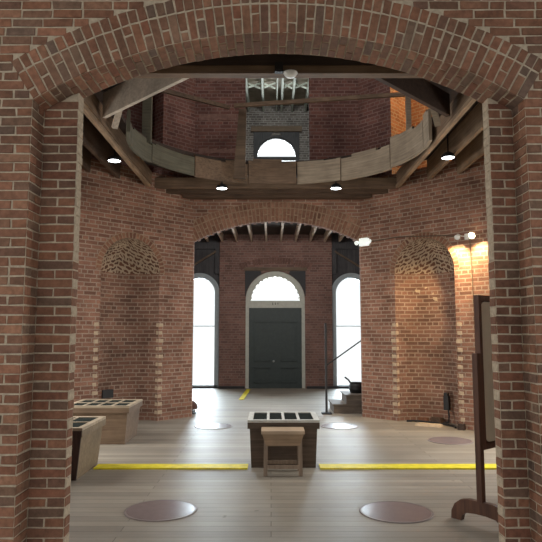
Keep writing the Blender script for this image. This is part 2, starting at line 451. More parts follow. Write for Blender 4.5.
# far wall
mb=MB()
FA0,FA1=CX-HF,CX+HF
panel(mb,(CX,YR1,0),(1,0,0),(0,-1,0),.12,-HF,HF,0,4.75,[dict(a=-HF+.005,b=HF-.005,zb=0,top=arc_top(-HF,HF,3.50,.43))],mi=0,segs=40)
arch_ring(mb,(CX,YR1,0),(1,0,0),(0,-1,0),-HF,HF,3.50,.43,[(.27,True),(.13,None)],.076,h=.006,mi=1,joint=.016,soffit=.12,backing=3)
panel(mb,(CX,YR1,0),(1,0,0),(0,-1,0),.12,-HF,HF,4.75,TOP,[dict(a=-.655,b=.675,zb=4.75,top=lambda u:8.95)],mi=2,rmi=2,segs=4)
for zz,hh in ((6.9,.16),(6.05,.14),(5.35,.12)):
    for i in range(5):
        a=-HF+.08+i*.19; mb.pad([(CX+a,YR1,zz+random.uniform(-.03,.03)),(CX+a+.2,YR1,zz),(CX+a+.2,YR1,zz+hh),(CX+a,YR1,zz+hh*random.uniform(.5,1))],(0,-1,0),.004,4)
struct(mb.build('wall_back',['brick','unit_hall','brick_up','mortar_far','pink_mortar']))

def diag(name, sgn, niche_mat):
    """45 degree wall with a round-headed niche; sgn -1 toward the pale case, +1 toward the display board"""
    O=V((CX+sgn*HF,YR1,0)); U=V((sgn*.70711,-.70711,0)); N=V((-sgn*.70711,-.70711,0)); L=2.84
    a,b,spr=.80,2.04,2.79; r=(b-a)/2; c=(a+b)/2; dep=.5
    mb=MB()
    panel(mb,O,U,N,.05,0,L,0,4.75,[dict(a=a,b=b,zb=0,top=arc_top(a,b,spr,r-.0001),reveal=False)],mi=0,back=False)
    # curved back and half dome
    P=lambda u,z,d: O+U*u+V((0,0,z))-N*d
    n=22
    ring=[(c-r*math.cos(PI*i/n), dep*math.sin(PI*i/n)) for i in range(n+1)]
    arc=[0]
    for i in range(n): arc.append(arc[-1]+math.hypot(ring[i+1][0]-ring[i][0],ring[i+1][1]-ring[i][1]))
    for i in range(n):
        (u0_,d0),(u1_,d1)=ring[i],ring[i+1]
        mb.face([P(u0_,0,d0),P(u1_,0,d1),P(u1_,spr,d1),P(u0_,spr,d0)],[(arc[i],0),(arc[i+1],0),(arc[i+1],spr),(arc[i],spr)],1)
    m=12
    def dome(i,j):
        e=PI/2*j/m; uu=c+(ring[i][0]-c)*math.cos(e); dd=ring[i][1]*math.cos(e)
        return P(uu,spr+r*math.sin(e),dd)
    for i in range(n):
        for j in range(m):
            # herringbone-like courses that follow the dome
            k=.9
            uvs=[(arc[ii]*math.cos(PI/2*jj/m*.75), r*1.45*jj/m+.35*abs(arc[ii]-arc[n]/2)) for ii,jj in ((i,j),(i+1,j),(i+1,j+1),(i,j+1))]
            mb.face([dome(i,j),dome(i+1,j),dome(i+1,j+1),dome(i,j+1)],uvs,2)
    arch_ring(mb,O,U,N,a,b,spr,r-.0001,[(.115,None)],.07,h=.006,mi=3,joint=.018,backing=7)
    # pale toothing left on both edges
    for k in range(1,13):
        z=k*CH*2-.02
        if z>1.95: continue
        for (ua,ub) in ((a-.10,a-.005),(b+.01,b+.11)):
            w=random.uniform(-.015,.02)
            mb.pad([P(ua+w,z,0),P(ub,z,0),P(ub,z+.068,0),P(ua+w,z+.068,0)],N,.006,4)
        i=2
        for i0 in (0,n-1):
            (u0_,d0),(u1_,d1)=ring[i0],ring[i0+1]
            q=[P(u0_,z,d0),P(u1_,z,d1),P(u1_,z+.068,d1),P(u0_,z+.068,d0)]
            mid=P(c,z,0); nn=((mid-q[0])-V((0,0,(mid-q[0]).z))).normalized()
            mb.pad(q,nn,.006,4)
    # pale plaster smears left on the niche back
    if sgn>0:
        for (k0,z,h) in ((6,2.44,.06),(8,2.50,.05),(9,2.36,.13),(10,2.28,.07),(12,2.45,.06),(14,2.38,.1),(17,1.62,.1),(18,1.68,.09)):
            (ua,da),(ub,db)=ring[k0],ring[k0+1]
            q=[P(ua,z,da),P(ub,z+random.uniform(-.03,.03),db),P(ub,z+h*random.uniform(.5,1),db),P(ua,z+h,da)]
            nn=V((0,0,0))+(P(c,z,0)-q[0]); nn.z=0
            mb.pad(q,nn.normalized(),.004,4,jit=.012)
    # upper storey: tall doorway opening with a brick passage behind
    ops=[dict(a=.79,b=2.06,zb=4.75,top=lambda u:8.3)]
    panel(mb,O,U,N,.3,0,L,4.75,TOP,ops,mi=5,rmi=6,segs=4)
    panel(mb,P(0,0,1.25),U,N,.05,.2,2.7,4.75,8.6,mi=6,back=False)
    for u in (.45,2.4):
        mb.face([P(u,4.75,.3),P(u,4.75,1.25),P(u,8.6,1.25),P(u,8.6,.3)],[(0,4.75),(.95,4.75),(.95,8.6),(0,8.6)],6)
    mb.face([P(.2,8.6,.3),P(2.7,8.6,.3),P(2.7,8.6,1.3),P(.2,8.6,1.3)],mi=6)
    mb.face([P(.2,4.76,.3),P(2.7,4.76,.3),P(2.7,4.76,1.3),P(.2,4.76,1.3)],mi=6)
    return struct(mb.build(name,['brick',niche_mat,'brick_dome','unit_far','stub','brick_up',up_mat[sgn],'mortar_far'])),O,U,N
M['brick_warm_lit']=brick_mat('warm_lit_brick', lin(196,136,88), lin(164,108,68), lin(196,164,124), stain_amt=.1, big=.2)  # orange lamplight is tinted into this passage brick
up_mat={-1:'brick_up',1:'brick_warm_lit'}
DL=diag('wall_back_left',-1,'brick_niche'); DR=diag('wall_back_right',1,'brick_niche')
# side walls with tall archways toward the lit side rooms, and the two short walls beside the near arch
for name,sg in (('wall_left',-1),('wall_right',1)):
    mb=MB(); Lw=ysb-ys0
    panel(mb,(CX+sg*HS,ysb,0),(0,-1,0),(-sg,0,0),.36,0,Lw,0,4.75,[dict(a=.25,b=Lw-.25,zb=0,top=arc_top(.25,Lw-.25,3.2,.4))],mi=0)
    panel(mb,(CX+sg*HS,ysb,0),(0,-1,0),(-sg,0,0),.36,0,Lw,4.75,TOP,mi=1)
    struct(mb.build(name,['brick','brick_up']))
for name,sg in (('wall_front_left',-1),('wall_front_right',1)):
    mb=MB(); p0=V((CX+sg*HS,ys0,0)); p1=V((CX+sg*HN,YB,0)); d=p1-p0
    panel(mb,p0,d,V((-sg*.7071,.7071,0)),.05,0,d.length,0,4.75,mi=0,back=False)
    panel(mb,p0,d,V((-sg*.7071,.7071,0)),.05,0,d.length,4.75,TOP,mi=1,back=False)
    struct(mb.build(name,['brick','brick_up']))
mb=MB(); mb.face([(-4.5,4.3,TOP),(4.8,4.3,TOP),(4.8,12.4,TOP),(-4.5,12.4,TOP)]); struct(mb.build('ceiling','deck'))

# near room shell behind the camera (ceiling and sides; open toward the daylight)
mb=MB(); mb.box((W0-.2,-3.5,4.75),(W1+.2,YF,4.95)); struct(mb.build('ceiling_near','deck'))

# ------------------------------------------------------------------ upper deck round the circular opening
RC=(CX-.02,8.75); RO=2.36
def oct_r(t):
    """distance from RC to the rotunda walls in direction t"""
    best=99; d=V((math.cos(t),math.sin(t)))
    for (nx,ny,px,py) in ((0,1,CX,YR1),(0,-1,CX,YB),(1,0,CX+HS,8),(-1,0,CX-HS,8),(.7071,.7071,CX+HF,YR1),(-.7071,.7071,CX-HF,YR1),(.7071,-.7071,CX+HN,YB),(-.7071,-.7071,CX-HN,YB)):
        dn=d.x*nx+d.y*ny
        if dn>1e-4:
            q=((px-RC[0])*nx+(py-RC[1])*ny)/dn
            best=min(best,q)
    return best
mb=MB(); n=64
for i in range(n):
    t0,t1=2*PI*i/n,2*PI*(i+1)/n
    p=[(RC[0]+RO*math.cos(t0),RC[1]+RO*math.sin(t0)),(RC[0]+RO*math.cos(t1),RC[1]+RO*math.sin(t1))]
    a0,a1=oct_r(t0),oct_r(t1)
    q=[(RC[0]+a0*math.cos(t0),RC[1]+a0*math.sin(t0)),(RC[0]+a1*math.cos(t1),RC[1]+a1*math.sin(t1))]
    for zz in (4.88,4.94): mb.face([(*p[0],zz),(*p[1],zz),(*q[1],zz),(*q[0],zz)])
    mb.face([(*p[0],4.88),(*p[1],4.88),(*p[1],4.94),(*p[0],4.94)])
struct(mb.build('ceiling_rotunda_deck','deck'))

# rim boards: curved fascia, one object per board, ragged top edges
ang=[(-9,2),(2,30),(30,58),(58,80),(80,104),(104,132),(132,160),(160,184),(184,200)]
rim_lab=['short pale curved rim board tucked against the dark slanting board','curved grey rim board beside the orange lit doorway','long bowed grey rim board under the thin rail post','pale curved rim board over the warm lit niche wall',
 'brown curved rim board directly below the upper half-round window','dark curved rim board behind the leaning middle post','grey curved rim board under the dark red upper wall','greenish curved rim board behind the wide grey post','greenish end rim board under the pale slanting board']
for (a0,a1),lab,mt in zip(ang,rim_lab,['rim','rim','rim','rim','beam_x','beam_x','rim_green','rim_green','rim_green']):
    low=.13 if a0>130 else (.05 if a0>100 else 0); hi=.06 if a0<30 else 0; low-=hi; mb=MB(); k=10; r=(2.25 if random.random()<.0 else (2.20,2.245)[(a0//2)%2]); zb=4.46+random.uniform(-.02,.02)
    pts=[]
    zt=4.90+random.uniform(-.03,.04)-low
    for i in range(k+1):
        t=math.radians(a0+.25+(a1-a0-.5)*i/k)
        if random.random()<.35: zt=4.90+random.uniform(-.04,.04)-low
        pts.append((t,zt))
    for i in range(k):
        (t0,z0),(t1,z1)=pts[i],pts[i+1]
        f=lambda t,rr,z: (RC[0]+rr*math.cos(t),RC[1]+rr*math.sin(t),z)
        for rr in (r,r+.045): mb.face([f(t0,rr,zb),f(t1,rr,zb),f(t1,rr,z0),f(t0,rr,z0)],[(t0*2.2+a0,zb),(t1*2.2+a0,zb),(t1*2.2+a0,z0),(t0*2.2+a0,z0)])
        mb.face([f(t0,r,zb),f(t1,r,zb),f(t1,r+.045,zb),f(t0,r+.045,zb)])
        mb.face([f(t0,r,z0),f(t1,r,z0),f(t1,r+.045,z0),f(t0,r+.045,z0)])
    for (t,z) in (pts[0],pts[-1]): mb.face([f(t,r,zb),f(t,r+.045,zb),f(t,r+.045,z),f(t,r,z)])
    tag(mb.build('ceiling_rim_board',mt),lab,'rim board','curved boards round the upper opening')

def timber(name, p0, p1, w, h, mat, lab, cat='beam', group=None):
    mb=MB(); mb.beam(p0,p1,w,h)
    o=mb.build(name,mat,bevel=.006); return tag(o,lab,cat,group)
BZ=4.45
XL,XR=-2.34,2.47
def side_beam(x,lab):
    r=empty('ceiling_beam',(x,0,0)); tag(r,lab,'beam','timbers framing the rotunda opening')
    m=MB(); m.box((-.035,YB+.05,BZ+.05),(.035,11.2,BZ+.3)); m.build('beam_body','beam_y',r,bevel=.006)
    m=MB(); m.box((-.055,YB+.05,BZ-.005),(.015,11.2,BZ+.05)); m.build('ledger_strip','ledger',r)
side_beam(XL,'long brown beam running back above the dark-fronted display case')
side_beam(XR,'long brown beam running back above the tall display board')
timber('ceiling_beam',(XL-.04,11.26,BZ+.10),(XR+.04,11.26,BZ+.10),.1,.2,'beam_x','long brown cross beam over the far arch carrying two spotlights','beam','timbers framing the rotunda opening')
timber('ceiling_beam',(XL-.04,11.45,BZ+.02),(XR+.04,11.45,BZ+.02),.1,.16,'beam_dark','dark cross beam close behind the far arch spotlights','beam','timbers framing the rotunda opening')
timber('ceiling_beam',(CX-1.9,11.72,BZ-.02),(CX+1.9,11.72,BZ-.02),.22,.14,'beam_dark','dark timber plate resting along the top of the far arch wall','beam','timbers framing the rotunda opening')
timber('ceiling_beam',(XL+.06,6.2,BZ+.045),(XR-.06,6.2,BZ+.045),.12,.09,'beam_x','brown cross beam just behind the top of the near arch','beam','timbers framing the rotunda opening')
timber('ceiling_beam',(XL+.06,6.2,BZ+.20),(XR-.06,6.2,BZ+.20),.12,.21,'deck','blackish filler block standing in for shade over the cross beam behind the near arch','beam','timbers framing the rotunda opening')  # dark box stands in for the shaded deck underside
timber('slanting_board',(-2.24,7.66,BZ+.24),(-.9,6.36,BZ+.24),.05,.34,'pale_board','wide pale slanting board across the corner nearest the dark-fronted case','board')  # lit face of this brace is put into its pale colour
timber('slanting_board',(2.36,7.60,BZ+.22),(1.15,6.37,BZ+.22),.06,.30,'dark_board','wide dark slanting board across the corner above the tall display board','board')
timber('ceiling_strut',(-1.99,7.56,BZ+.24),(-2.12,7.74,BZ-.04),.07,.06,'pale_board','short pale strut hanging under the pale slanting board','strut')
timber('ceiling_strut',(2.12,7.52,BZ+.26),(2.25,7.70,BZ-.02),.07,.06,'rim','short grey strut under the dark slanting board','strut')
jl={-1:['inner ceiling joist beside the long beam over the pale display case','outer ceiling joist beside the spotlight over the pale display case'],
     1:['ceiling joist carrying the spotlight above the warm lit wall','outermost short ceiling joist beside the near pier above the warm wall']}
for sg,x0 in ((-1,XL),(1,XR)):
    for k,dx in enumerate((.48,.90)):
        x=x0+sg*dx; ye=YR1-(abs(x-CX)-HF)+.02
        timber('ceiling_joist',(x,ys0-.9+dx,4.68),(x,ye,4.68),.06,.38,'ledger' if sg>0 else 'beam_dark',jl[sg][k],'joist','joists beside the rotunda opening')  # paler wood on one side puts lit undersides into the colour

# railing of the upper opening
mb=MB(); mb.beam((-2.1,9.68,4.55),(-2.1,9.68,5.88),.15,.10); tag(mb.build('railing_post','rim_green',bevel=.006),'wide greenish grey post rising behind the pale slanting board','post','posts of the upper railing')
mb=MB(); mb.prism([(-.10,4.48),(.12,4.48),(.10,5.80),(-.04,5.80)],(0,.08,0),(-.73,10.60,0),(1,0,0),(.03,0,1)); tag(mb.build('railing_post','lintel',bevel=.004),'brown leaning post tapering upward beside the upper half-round window','post','posts of the upper railing')
mb=MB(); mb.beam((2.42,10.05,4.80),(2.42,10.05,5.84),.085,.07); tag(mb.build('railing_post','rim',bevel=.006),'thin grey post in front of the orange lit brick','post','posts of the upper railing')
timber('handrail',(-2.10,9.76,5.86),(-.77,10.54,5.80),.05,.07,'beam_dark','dark handrail sloping from wide post to leaning post','rail','upper railing rails')
timber('handrail',(-.68,10.53,5.83),(2.36,10.0,5.83),.05,.07,'beam_x','long handrail from leaning post to thin post before orange lit brick','rail','upper railing rails')

# ------------------------------------------------------------------ hall behind the far arch
YE=18.07; YH=YR1+.12
mb=MB()
DC=.13
door_w=.90
panel(mb,(0,YE-.16,0),(1,0,0),(0,-1,0),.3,-1.57,1.86,0,4.70,[dict(a=DC-.9,b=DC+.9,zb=0,top=arc_top(DC-.9,DC+.9,2.63,.899))],mi=0)
arch_ring(mb,(0,YE-.16,0),(1,0,0),(0,-1,0),DC-1.05,DC+1.07,3.56,.2,[(.2,None)],.08,h=.003,mi=2)
WIN=[(-2.19,.47,.0),(2.46,.47,.0)]
WSPR=2.86
for (xc,r,_) in WIN:
    x0,x1=(-3.6,-1.57) if xc<0 else (1.86,3.9)
    ro=.62
    panel(mb,(0,YE,0),(1,0,0),(0,-1,0),.25,x0,x1,0,4.70,[dict(a=xc-ro,b=xc+ro,zb=.03,top=arc_top(xc-ro,xc+ro,WSPR,ro-.001))],mi=1,rmi=1)
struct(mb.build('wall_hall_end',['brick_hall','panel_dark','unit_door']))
for nm,x in (('wall_hall_left',-3.3),('wall_hall_right',3.6)):
    mb=MB(); mb.face([(x,YH-.36,0),(x,YE+.3,0),(x,YE+.3,4.7),(x,YH-.36,4.7)],[(YH,0),(YE,0),(YE,4.7),(YH,4.7)]); struct(mb.build(nm,'brick_hall'))
mb=MB(); mb.box((-3.6,YH,4.66),(3.9,YE+.3,4.75)); struct(mb.build('ceiling_hall','deck'))
mb=MB()
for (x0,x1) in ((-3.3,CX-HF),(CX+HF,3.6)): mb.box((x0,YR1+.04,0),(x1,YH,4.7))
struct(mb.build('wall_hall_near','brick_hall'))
mb=MB()
for (x0,x1) in ((-1.57,DC-.92),(DC+.94,2.4)): mb.box((x0,YE-.2,0),(x1,YE-.155,.07))
struct(mb.build('baseboard_hall','dark'))
# timber boxing over the two windows
for k,(xc,r,_) in enumerate(WIN):
    t=struct(empty('trim_%d'%(k+1)))
    x0,x1=(xc-.75,-1.58) if xc<0 else (1.87,xc+.75)
    m=MB(); m.box((x0,YE-.12,4.22),(x1,YE-.02,4.36)); m.build('head_rail','panel_dark',t)
    for xx in ((x1-.14,x1) if xc<0 else (x0,x0+.14),): 
        m=MB(); m.box((xx[0],YE-.10,3.46),(xx[1],YE-.02,4.22)); m.build('stud','panel_dark',t)
    m=MB(); s=1 if xc<0 else -1
    m.beam((xc-.35*s,YE-.06,3.62),(xc+.5*s,YE-.06,4.15),.05,.1,up=(0,1,0)); m.build('brace','lintel',t)

# hall joists (seen from below through the far arch)
nj=10; ordn=['first','second','third','fourth','fifth','sixth','seventh','eighth','ninth','tenth']
xs=[-1.93+.447*i for i in range(nj)]
for i,x in enumerate(xs):
    mb=MB(); mb.box((x-.027,YH+.02,4.43),(x+.027,YE-.17,4.66))
    tag(mb.build('ceiling_joist','joist'),'pale ceiling joist in the back hall, %s of ten counting from the leftmost'%ordn[i],'joist','joists over the back hall')

# door
d=struct(empty('door_1',(DC,YE,0)))
def annulus(m, xc, zc, r0, r1, y0, y1, a0=0, a1=PI, n=32, mi=0):
    for i in range(n):
        t0,t1=a0+(a1-a0)*i/n,a0+(a1-a0)*(i+1)/n
        q=lambda r,t,y:(xc+r*math.cos(t),y,zc+r*math.sin(t))
        for y in (y0,y1): m.face([q(r0,t0,y),q(r1,t0,y),q(r1,t1,y),q(r0,t1,y)],mi=mi)
        m.face([q(r0,t0,y0),q(r0,t1,y0),q(r0,t1,y1),q(r0,t0,y1)],mi=mi)
        m.face([q(r1,t0,y0),q(r1,t1,y0),q(r1,t1,y1),q(r1,t0,y1)],mi=mi)
zs=2.63
m=MB(); annulus(m,0,zs,.73,.90,-.12,-.02); m.box((-.90,-.12,0),(-.80,-.02,zs)); m.box((.80,-.12,0),(.90,-.02,zs)); m.box((-.80,-.12,2.41),(.80,-.02,zs))
m.build('door_frame','door_frame',d,bevel=.004)
for s in (-1,1):
    m=MB(); x0,x1=(-.81,-.001) if s<0 else (.001,.81)
    m.box((x0,-.09,.0),(x1,-.04,2.42))
    for (za,zb) in ((.16,.62),(.80,2.0)):
        a,b=x0+.16,x1-.16
        for (p,q) in (((a,za),(a+.03,zb)),((b-.03,za),(b,zb)),((a,za),(b,za+.03)),((a,zb-.03),(b,zb))):
            m.box((p[0],-.12,p[1]),(q[0],-.09,q[1]))
        m.box((a+.08,-.102,za+.08),(b-.08,-.09,zb-.08))
    lf=m.build('door_leaf','door',d,bevel=.003)
    for zz in (.3,1.2,2.1):
        xx=-.80 if s<0 else .78
        m=MB(); m.box((xx,-.10,zz),(xx+.02,-.088,zz+.12)); m.build('hinge','black',lf)
    if s<0:
        m=MB(); m.lathe([(0,-.02),(.025,-.015),(.03,0),(.02,.02),(.01,.04)],14,(-.05,-.13,.80),mat=Matrix.Rotation(PI/2,4,'X')); m.build('knob','white_plastic',lf,smooth=True)
m=MB(); m.prism([(.73*math.cos(PI*i/28),.73*math.sin(PI*i/28)) for i in range(29)],(0,.008,0),(0,-.06,zs),(1,0,0),(0,0,1)); m.build('fanlight_pane','glass',d)
m=MB()
for i in range(14):
    t=PI*(i+.5)/14
    m.lathe([(0,-.006),(.03,-.006),(.03,.006),(0,.006)],10,(.735*math.cos(t),-.10,zs+.735*math.sin(t)),mat=Matrix.Rotation(PI/2,4,'X'))
m.build('scalloped_trim','door_frame',d)
m=MB()                                      # three small worn dark marks on the transom
for (p,q) in (((-.09,2.50),(-.075,2.57)),((-.09,2.50),(-.055,2.512)),((-.005,2.50),(.012,2.57))): m.box((p[0],-.128,p[1]),(q[0],-.12,q[1]))
m.beam((.075,-.124,2.50),(.095,-.124,2.57),.008,.014,up=(0,1,0)); m.beam((.06,-.124,2.57),(.08,-.124,2.53),.008,.014,up=(0,1,0))
m.build('transom_marks','dark',d)
m=MB(); m.box((-.03,-.115,0),(.03,-.088,2.41)); m.build('meeting_strip','door',d,bevel=.004)
t=struct(empty('trim_3',(DC,YE-.2,0)))
m=MB(); m.box((-.95,0,3.54),(.97,.06,3.64)); m.build('lintel_board','lintel',t)
m=MB()
for s in (-1,1):
    poly=[(s*.92,2.75)]+[(s*.91*math.cos(a),2.63+.91*math.sin(a)) for a in [PI/2*j/10 for j in range(1,8)]]+[(s*.45,3.53),(s*.92,3.53)]
    m.prism(poly,(0,.03,0),(0,.0,0),(1,0,0),(0,0,1))
m.build('spandrel','dark',t)

def arched_window(name, xc, y, zb, spr, r, ro, bars, fm='frame_white'):
    w=struct(empty(name,(xc,y,0)))
    m=MB(); annulus(m,0,spr,r,ro,-.05,.06); 
    for s in (-1,1):
        a,b=sorted((s*r,s*ro)); m.box((a,-.05,zb),(b,.06,spr))
    m.box((-ro,-.05,zb),(ro,.06,zb+.06))
    m.build('window_frame',fm,w,bevel=.004)
    m=MB(); annulus(m,0,spr,ro-.06,ro,-.09,-.05)
    for s in (-1,1):
        a,b=sorted((s*(ro-.05),s*ro)); m.box((a,-.09,zb),(b,-.05,spr))
    m.build('casing',fm,w)
    pts=[(-r,zb+.06),(r,zb+.06)]+[(r*math.cos(PI*i/24),spr+r*math.sin(PI*i/24)) for i in range(25)]
    m=MB(); m.prism(pts,(0,.008,0),(0,.0,0),(1,0,0),(0,0,1)); m.build('pane','glass',w)
    for (z0,z1,mm) in bars:
        m=MB(); m.box((-r,-.02,z0),(r,.03,z1)); m.build('crossbar',mm,w)
    return w
for k,(xc,r,_) in enumerate(WIN): arched_window('window_%d'%(k+1),xc,YE+.02,.03,WSPR,r,.62,[(1.845,1.87,'frame_white')])

# ------------------------------------------------------------------ upper hall seen through the tall opening
UC=.17
mb=MB()
panel(mb,(0,YE,0),(1,0,0),(0,-1,0),.25,-1.6,1.9,4.75,8.90,[dict(a=UC-.70,b=UC+.70,zb=5.3,top=arc_top(UC-.7,UC+.7,7.12,.699))],mi=0)
struct(mb.build('wall_upper_hall_end','brick_grey'))
for nm,x in (('wall_upper_hall_left',-1.2),('wall_upper_hall_right',1.4)):
    mb=MB(); mb.face([(x,YH-.05,4.75),(x,YE+.05,4.75),(x,YE+.05,9.2),(x,YH-.05,9.2)],[(YH,4.75),(YE,4.75),(YE,9.2),(YH,9.2)]); struct(mb.build(nm,'brick_grey'))
mb=MB(); mb.box((-1.6,YH,8.84),(1.9,YE+.3,8.95)); struct(mb.build('ceiling_upper_hall','rim'))
uw=arched_window('window_3',UC,YE-.02,5.3,7.12,.60,.71,[(7.03,7.15,'panel_dark')],'panel_dark')
t=struct(empty('trim_4',(UC,YE,0)))
m=MB(); m.box((-.80,-.10,7.95),(.80,.1,8.12)); m.build('lintel_board','lintel',t)
m=MB()
for s in (-1,1):
    poly=[(s*.72,7.15)]+[(s*.71*math.cos(a),7.12+.71*math.sin(a)) for a in [PI/2*j/10 for j in range(1,9)]]+[(s*.1,7.95),(s*.72,7.95)]
    m.prism(poly,(0,.03,0),(0,-.035,0),(1,0,0),(0,0,1))
m.build('spandrel','panel_dark',t)
for i,x in enumerate((-.70,-.24,.18,.33,.66,1.08)):
    mb=MB(); w=.03 if i!=2 else .018
    mb.box((x-w,YH+.02,8.62),(x+w,YE-.02,8.84))
    tag(mb.build('ceiling_joist','joist_up'),'pale window-lit joist above the upper half-round window, %s of six counting from the leftmost'%ordn[i],'joist','joists over the upper hall')
bl=['cross bridging','upper hall']
for j,y in enumerate((14.2,16.3)):
    for i,(xa,xb) in enumerate(((-.67,-.27),(-.21,.15),(.36,.63),(.69,1.05))):
        mb=MB(); mb.beam((xa+.02,y,8.66),(xb-.02,y,8.80),.04,.04); mb.beam((xa+.02,y+.06,8.80),(xb-.02,y+.06,8.66),.04,.04)
        tag(mb.build('ceiling_bridging','joist_up'),'crossed bridging strips in %s gap of the upper hall joists, %s row from the window'%(ordn[i],'second' if j==0 else 'first'),'bridging','bridging between upper hall joists')

# ------------------------------------------------------------------ display cases
def case(name, loc, rz, w, dp, h, body, lip, sash, lab, cols, rows, dark_front=False, knot=False, tp=.9):
    r=empty(name,loc,rz); tag(r,lab,'display case','low display cases on the plank floor')
    m=MB(); m.box((-w/2,-dp/2,0),(w/2,dp/2,h-.05),taper=(tp,tp))
    if knot: m.lathe([(0,0),(.018,0)],12,(.0,-dp/2+.012,h*.62),mi=1,mat=Matrix.Rotation(PI/2,4,'X'))
    m.build('case_body',[body,'black'],r,bevel=.005)
    m=MB(); e=.025
    for (a,b) in (((-w/2-e,-dp/2-e),(w/2+e,-dp/2)),((-w/2-e,dp/2),(w/2+e,dp/2+e)),((-w/2-e,-dp/2),(-w/2,dp/2)),((w/2,-dp/2),(w/2+e,dp/2))):
        m.box((a[0],a[1],h-.105),(b[0],b[1],h-.03))
    m.build('lip_moulding',lip,r,bevel=.004)
    if dark_front:
        m=MB(); zt=h-.03; 
        m.prism([(-w/2*tp,0),(w/2*tp,0),(w/2+e,zt),(-w/2-e,zt)],(0,-.022,0),(0,-dp/2*tp-.001,0),(1,0,0),(0,-(dp/2*(1-tp)+e)/zt,1)); 
        m.build('front_board','case_dark',r)
    W,D=w/2+e,dp/2+e; fr=.065; mu=.016
    m=MB(); z0,z1=h-.03,h
    m.box((-W,-D,z0),(W,-D+fr,z1)); m.box((-W,D-fr,z0),(W,D,z1)); m.box((-W,-D+fr,z0),(-W+fr,D-fr,z1)); m.box((W-fr,-D+fr,z0),(W,D-fr,z1))
    gx,gy=(2*W-2*fr)/cols,(2*D-2*fr)/rows
    for i in range(1,cols): x=-W+fr+gx*i; m.box((x-mu,-D+fr,z0),(x+mu,D-fr,z1))
    for j in range(1,rows): y=-D+fr+gy*j; m.box((-W+fr,y-mu,z0),(W-fr,y+mu,z1))
    m.build('sash_frame',sash,r,bevel=.003)
    for i in range(cols):
        for j in range(rows):
            m=MB(); a=-W+fr+gx*i+(mu if i else 0); b=-W+fr+gx*(i+1)-(mu if i<cols-1 else 0)
            c=-D+fr+gy*j+(mu if j else 0); d_=-D+fr+gy*(j+1)-(mu if j<rows-1 else 0)
            m.box((a,c,z0+.004),(b,d_,z1-.01)); m.build('glass_pane','case_glass',r)
    return r
case('display_case',(.155,7.83,0),0,.84,.74,.58,'case_grey','case_grey','sash_white','weathered brown display case with white four-pane top standing behind the small stool',4,1,knot=True,tp=.945)
case('display_case',(-2.60,9.40,0),0,.93,.88,.57,'case_pale','case_pale','sash_wood','pale wooden display case standing in front of the niche wall',4,2)
case('display_case',(-2.60,7.27,0),0,.90,.90,.585,'case_ply','case_ply','sash_wood','plywood display case with dark stained front board, half hidden by the near pier',3,2,dark_front=True)

# stool
r=empty('stool',(.14,7.2,0)); tag(r,'small wooden stool with pale seat in front of the four-pane display case','stool')
m=MB(); m.box((-.255,-.16,.475),(.255,.16,.51)); m.build('seat','stool_top',r,bevel=.006)
for y in (-.15,.12):
    m=MB(); m.prism([(-.195,.34),(.195,.34),(.245,.475),(-.245,.475)],(0,.03,0),(0,y,0),(1,0,0),(0,0,1)); m.build('apron','stool',r,bevel=.003)
for sx in (-1,1):
    for sy in (-1,1):
        m=MB(); m.beam((sx*.20,sy*.115,.475),(sx*.205,sy*.14,0.0),.045,.045,up=(0,1,0)); m.build('leg','stool_leg',r,bevel=.003)
for sy in (-1,1):
    m=MB(); m.beam((-.20,sy*.133,.10),(.20,sy*.133,.10),.028,.04); m.build('stretcher','stool_leg',r)
for sx in (-1,1):
    m=MB(); m.beam((sx*.203,-.13,.17),(sx*.203,.13,.17),.028,.035); m.build('stretcher','stool_leg',r)

# floor discs
discs=[((-1.03,5.72),'grey round floor disc nearest the pier beside the dark-fronted case'),((1.16,5.67),'grey round floor disc nearest the foot of the tall display board'),
       ((2.76,9.3),'dull brown round floor disc in front of the warm lit niche'),((-1.02,10.72),'shiny round floor disc glaring with window light near the domed stool'),((1.22,10.72),'shiny round floor disc in front of the wooden steps')]
for (p,lab) in discs:
    r=empty('floor_disc',(p[0],p[1],0)); tag(r,lab,'floor disc','round discs set in the floor')
    m=MB(); m.lathe([(0,.008),(.315,.008)],48); m.build('disc_plate','disc',r)
    m=MB(); m.lathe([(.315,.001),(.315,.009),(.335,.009),(.34,.001)],48); m.build('disc_rim','disc_rim',r)

# yellow strips
def strip(name,poly,lab,h=.018):
    m=MB(); m.prism(poly,(0,0,h),(0,0,.001),(1,0,0),(0,1,0)); return tag(m.build(name,'yellow',bevel=.006),lab,'floor strip','yellow strips on the floor')
strip('floor_strip',[(-2.16,7.38),(-.285,7.38),(-.285,7.61),(-2.16,7.61)],'yellow floor strip between the dark-fronted case and the four-pane case')
strip('floor_strip',[(.60,7.38),(3.4,7.38),(3.4,7.61),(.60,7.61)],'yellow floor strip from the four-pane case toward the display board')
strip('floor_strip',[(-.80,14.9),(-.68,14.9),(-.60,17.55),(-.72,17.55)],'thin faded yellow line on the hall floor before the green door',.012)

